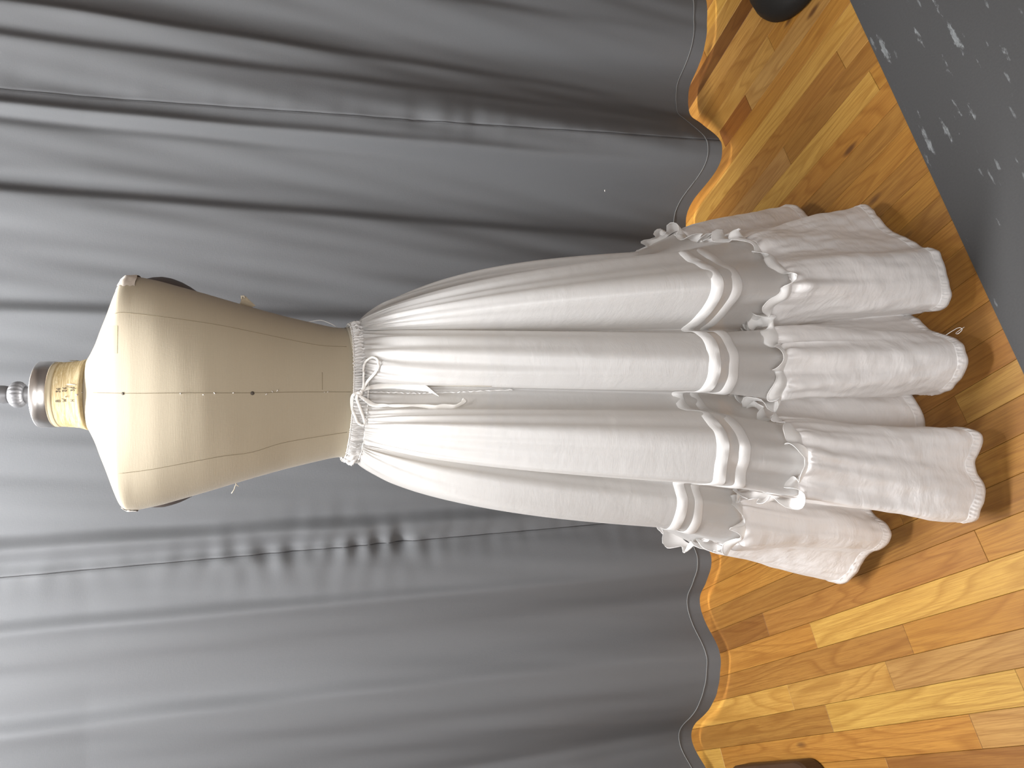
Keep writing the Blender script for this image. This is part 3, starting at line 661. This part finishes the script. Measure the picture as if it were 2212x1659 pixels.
SK = BVHTree.FromPolygons([tuple(p) for p in PP.reshape(-1, 3)], [(i*NT_+j, i*NT_+(j+1) % NT_, (i+1)*NT_+(j+1) % NT_, (i+1)*NT_+j) for i in range(len(zp)-1) for j in range(NT_)])
# two stitched tucks
for z0, hgt in ((.538, .0185), (.503, .0185)):
    rows = []
    for v_, off in ((0, .0002), (.05, .0012), (.5, .0018), (.96, .0020), (1, .0016), (.97, .0004)):
        z = z0-hgt*v_; R = ring_at(z); rows.append(np.concatenate([R+nrm(R)*off, (z+.0010*pk3*v_)[:, None] if False else np.full((NT_, 1), z)], 1))
    T = close(np.array(rows)); grid_obj('tuck', T, M['trim'], skirt, uv=uvs(T), smooth=False)
# flounce: gathered at the seam, puffed just below it, hanging to the hem
zf = np.concatenate([np.linspace(ZS, ZS-.06, 26)[:-1], np.linspace(ZS-.06, ZH, 80)])
FP = []; ge = np.clip(wav(71, 5, 26), -1.1, 1.3)*.7; pk4 = wav(72, 26, 60)
cr1 = vnoise(np.repeat(arc[None], len(zf), 0), np.repeat(zf[:, None], NT_, 1), 30, 40, 22, 41)
cr2 = vnoise(np.repeat(arc[None], len(zf), 0), np.repeat(zf[:, None], NT_, 1), 30, 110, 60, 43)
for i, z in enumerate(zf):
    s_ = (ZS-z)/(ZS-ZH); g_ = s_**.85
    R = RS*(1-g_)+RH*g_; d = ZS-z; n_ = nrm(R)
    puff = .008*(1-math.exp(-d/.010))*math.exp(-d/.09)
    R = R+n_*(puff*(1+.6*ge)+.0036*pk1*np.clip(.5+ge, 0, 1.5)*math.exp(-d/.012)*(.35+min(1, d/.006)*.65)+.0042*pk4*np.clip(.6+ge, 0, 1.2)*np.exp(-d/(.05+.02*ge))*min(1, d/.03)+(.0017*cr1[i]+.0007*cr2[i])*min(1, d/.05))[:, None]
    FP.append(np.concatenate([R, (np.full(NT_, z)+.004*wav(9, 6, 20)*s_)[:, None]], 1))
FP = np.array(FP); Fc = close(FP)
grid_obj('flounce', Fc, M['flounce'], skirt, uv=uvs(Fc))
# narrow turned hem
rows = []
stp = wav(81, 140, 300)
for off, dz in ((.0001, .0195), (.0006, .0180), (.0002, .0155), (.0012, .0120), (.0010, .005), (.0008, -.001), (-.0006, -.001)):
    R = FP[-1, :, :2].copy(); zb_ = FP[-1, :, 2]
    k_ = int(np.argmin(np.abs(zf-(ZH+dz)))); R = FP[k_, :, :2]
    rows.append(np.concatenate([R+nrm(R)*(off+(.0007*stp if .005 < dz < .018 else 0*stp))[:, None], (zb_+dz)[:, None]], 1))
T = close(np.array(rows)); grid_obj('hem', T, M['flounce'], skirt, uv=uvs(T), smooth=False)
# ruffle heading standing above the gathering line
arcS = np.concatenate([[0], np.cumsum(np.linalg.norm(np.diff(RS, axis=0), axis=1))])
def wavs(seed, l0, l1, n=8):
    r = np.random.default_rng(seed); o = np.zeros(NT_); Lt = arcS[-1]
    for _ in range(n): kx = round(Lt/r.uniform(l0, l1)); o += np.sin(kx*2*PI*arcS/Lt+r.uniform(0, 2*PI))
    return o/math.sqrt(n/2)
f1, f2, f3, f4 = wavs(51, .035, .075), wavs(52, .04, .09), wavs(53, .03, .06), wavs(54, .10, .3)
rows = []; NN = nrm(RS); TT = np.stack([-NN[:, 1], NN[:, 0]], -1)
for v_ in np.linspace(0, 1, 11):
    R = RS+NN*(.0035+v_*(.0065+.0125*np.tanh(f1))+.004*math.sin(v_*PI))[:, None]+TT*(v_*.0065*f2)[:, None]
    z = ZS+.001+v_*(.024+.009*np.tanh(f3)+.004*f4)-v_*v_*.012*np.clip(f1-.2, 0, 1.3)
    rows.append(np.concatenate([R, z[:, None]], 1))
T = close(np.array(rows)); grid_obj('ruffle_heading', T, M['trim'], skirt, uv=uvs(T))
edge = T[-1]
pts = [Vector(p) for p in edge[::1]]
tube('ruffle_edge', pts, .0006, M['trim'], skirt, n=5, cap=False)
# waistband casing, gathered on the drawstring
ZB0, ZB1 = 1.0355, 1.0615
rows = []
for v_ in np.linspace(0, 1, 13):
    z = ZB0+(ZB1-ZB0)*v_; dip = .0
    R = waist_ring(max(1.04, min(1.0615, z)), .0068+.0032*math.sin(v_*PI)**.6+.0)
    n_ = nrm(R); amp = .0016*math.sin(v_*PI)**.5
    R = R+n_*(amp*wav(61, 70, 150)+amp*.7*np.roll(pk2, int(v_*14)))[:, None]
    # higher at the sides, lower at the middle of the front
    zz_ = z+.0025*np.abs(np.cos(aw))**1.5-.0035-.0055*np.cos(aw)+.0006*pk2*(v_ if v_ > .9 else 0)
    rows.append(np.concatenate([R, zz_[:, None]], 1))
rows = rows+[np.concatenate([waist_ring(1.06, .0035), rows[-1][:, 2:3]-.002], 1)]
T = close(np.array(rows)); grid_obj('waistband', T, M['trim'], skirt, uv=uvs(T))
for vi, r_ in ((1, .0012), (12, .0010)):
    e_ = np.array(rows)[vi]; n_ = nrm(e_[:, :2]); p_ = [Vector((e_[i, 0]+n_[i, 0]*.0008, e_[i, 1]+n_[i, 1]*.0008, e_[i, 2])) for i in range(0, NT_, 2)]
    tube('waistband_cord', p_+[p_[0]], r_, M['ribbon'], skirt, n=6, cap=False)
WB = BVHTree.FromPolygons([tuple(p) for p in np.array(rows[:13]).reshape(-1, 3)], [(i*NT_+j, i*NT_+(j+1) % NT_, (i+1)*NT_+(j+1) % NT_, (i+1)*NT_+j) for i in range(12) for j in range(NT_)])
def on_skirt(x, z, off):
    best = None
    for t_ in (SK, WB, BT):
        h = t_.ray_cast(Vector((x, .5, z)), Vector((0, 1, 0)))
        if h[0] is not None and (best is None or h[0].y < best): best = h[0].y
    if best is None: best = CYF-.1
    return Vector((x, best-off, z))
def ribbon(name, pts, hw, parent, off=.0022, n=60, tw=None, th_=.0007):
    c = cr(pts, n); P_ = [on_skirt(x, z, off) for x, z in c]
    ys = np.array([p.y for p in P_]); ys = np.minimum(ys, np.convolve(np.pad(ys, 3, mode='edge'), np.ones(7)/7, 'valid'))
    P_ = [Vector((p.x, y, p.z)) for p, y in zip(P_, ys)]
    nr = []
    for i in range(n):
        a = (np.interp(i/(n-1), [q_[0] for q_ in tw], [q_[1] for q_ in tw]) if tw else 0)
        nr.append(Vector((math.sin(a), -math.cos(a), .15)))
    w_ = [float(np.interp(i/(n-1), [q_[0] for q_ in hw], [q_[1] for q_ in hw])) for i in range(n)]
    o = tube(name, P_, 0, M['ribbon'], parent, n=8, flat=(w_, th_), normals=nr); return o
bow = empty('drawstring_bow', (CXF, CYF-.1, 1.04)); bow.parent = skirt; bow.matrix_parent_inverse = skirt.matrix_world.inverted(); bpy.context.view_layer.update()
ribbon('bow_loop', [(-0.014, 1.0475), (-0.0042, 1.0433), (0.0104, 1.0423), (0.0259, 1.0421), (0.0363, 1.0392), (0.0437, 1.031), (0.0432, 1.0248), (0.0375, 1.0211), (0.0261, 1.0217), (0.0166, 1.0268), (0.0062, 1.0351), (-0.0062, 1.0423), (-0.014, 1.0475)], [(0,.0016),(.5,.0020),(1,.0026)], bow, .005)
ribbon('bow_tail', [(-0.0139, 1.0488), (-0.0072, 1.0366), (-0.0042, 1.0222), (-0.0026, 0.9963), (-0.0042, 0.9699), (-0.0064, 0.9464), (-0.0106, 0.9357), (-0.0202, 0.9216)], [(0,.002),(.3,.0048),(.75,.0062),(1,.0008)], bow, .0035, tw=[(0,.2),(.5,.3),(.8,-.5),(1,-1.0)])
ribbon('bow_loop', [(-0.0149, 1.0485), (-0.0159, 1.0567), (-0.0241, 1.0607), (-0.0417, 1.0597), (-0.0541, 1.0556), (-0.0635, 1.0515), (-0.0683, 1.0444), (-0.0668, 1.0403), (-0.0585, 1.0413), (-0.0418, 1.0475), (-0.0242, 1.0536), (-0.0159, 1.0515)], [(0,.0030),(.5,.0020),(1,.0026)], bow, .006)
ribbon('bow_tail', [(-0.0177, 1.0513), (-0.027, 1.0381), (-0.0348, 1.0249), (-0.0354, 1.0084), (-0.0361, 0.9929), (-0.0353, 0.9667), (-0.0366, 0.9455), (-0.0394, 0.9294), (-0.0374, 0.9132), (-0.0375, 0.899), (-0.0323, 0.8869), (-0.026, 0.8803)], [(0,.0022),(.15,.0045),(.25,.003),(.5,.003),(.7,.0058),(.85,.003),(.95,.0042),(1,.0045)], bow, .0042, tw=[(0,0),(.2,.6),(.3,-1.0),(.45,.9),(.6,0),(.75,.4),(.9,-.6),(1,0)])
p = on_skirt(-0.014900, 1.048700, .005); lathe('bow_knot', [(.0005,-.006),(.0034,-.004),(.0042,0),(.0034,.004),(.0005,.006)], M['ribbon'], bow, 16, p)
# back opening: placket with a puckered stitched edge
c = cr([(-0.0134, 1.0404), (-0.0135, 1.0195), (-0.0141, 0.9944), (-0.0152, 0.9689), (-0.0153, 0.9482), (-0.0149, 0.9273), (-0.014, 0.8954), (-0.013, 0.8739), (-0.0112, 0.8404), (-0.0098, 0.7993)], 150)
pts = [on_skirt(x+.0008*math.sin(i*1.25)*random.random(), z, .0012+.0008*math.sin(i*.9)) for i, (x, z) in enumerate(c)]
tube('placket_edge', pts, .0010, M['trim'], skirt, n=6)
c = cr([(-0.004, 1.0404), (-0.0035, 0.9994), (-0.0041, 0.9482), (-0.0033, 0.9167), (-0.0031, 0.8772), (-0.0035, 0.8525)], 90)
tube('placket_seam', [on_skirt(x, z, .0003) for x, z in c], .0005, M['seam'], skirt, n=5)

tube('loose_thread', cr([(.086, .972, .068), (.092, .962, .066), (.098, .955, .058), (.094, .947, .060), (.087, .950, .066), (.089, .957, .062), (.099, .951, .050)], 30), .0005, M['stitch'], skirt, n=5)
# ------------------------------------------------------------------ things cut off by the picture's edges
lamp = empty('pedestal_stand', (1.02, 1.43, 0))
tag(lamp, 'black stand with a broad rounded foot on the oak floor near the vinyl sheet', 'stand')
lathe('base', [(.10, .001), (.145, .002), (.150, .008), (.148, .020), (.135, .040), (.10, .058), (.05, .068), (.022, .072)], M['rubber'], lamp, 48, (1.02, 1.43, 0))
lathe('pole', [(.016, .068), (.016, 1.25)], M['rubber'], lamp, 24, (1.06, 1.45, 0))
st = empty('wooden_stool', (-1.08, 1.52, 0))
tag(st, 'dark brown wooden stool just reaching in over the oak floor before the curtain', 'stool')
stm = Vector((-1.07, 1.41, 0))
def rbox(name, c, hw, hd, rad, z0, z1, rot, mat, parent):
    V = []; n = 10
    for z in (z0, z0+.004, z1-.006, z1):
        ins = .004 if z in (z0, z1) else 0
        for q_, (sx, sy) in enumerate(((1, 1), (-1, 1), (-1, -1), (1, -1))):
            for k_ in range(n):
                a = q_*PI/2+PI/2*k_/(n-1); x = sx*(hw-rad)+(rad-ins)*math.cos(a); y = sy*(hd-rad)+(rad-ins)*math.sin(a)
                V.append((c.x+x*math.cos(rot)-y*math.sin(rot), c.y+x*math.sin(rot)+y*math.cos(rot), z))
    m = 4*n; F = [(i*m+k_, i*m+(k_+1) % m, (i+1)*m+(k_+1) % m, (i+1)*m+k_) for i in range(3) for k_ in range(m)]+[tuple(range(m-1, -1, -1)), tuple(range(3*m, 4*m))]
    return pydata(name, V, F, M[mat], parent, False)
rbox('base', stm, .17, .17, .05, .001, .05, math.radians(28), 'darkwood', st)
rbox('post', stm, .03, .03, .01, .05, .43, math.radians(28), 'darkwood', st)
rbox('seat', Vector((-1.13, 1.44, 0)), .15, .15, .06, .43, .47, math.radians(28), 'darkwood', st)
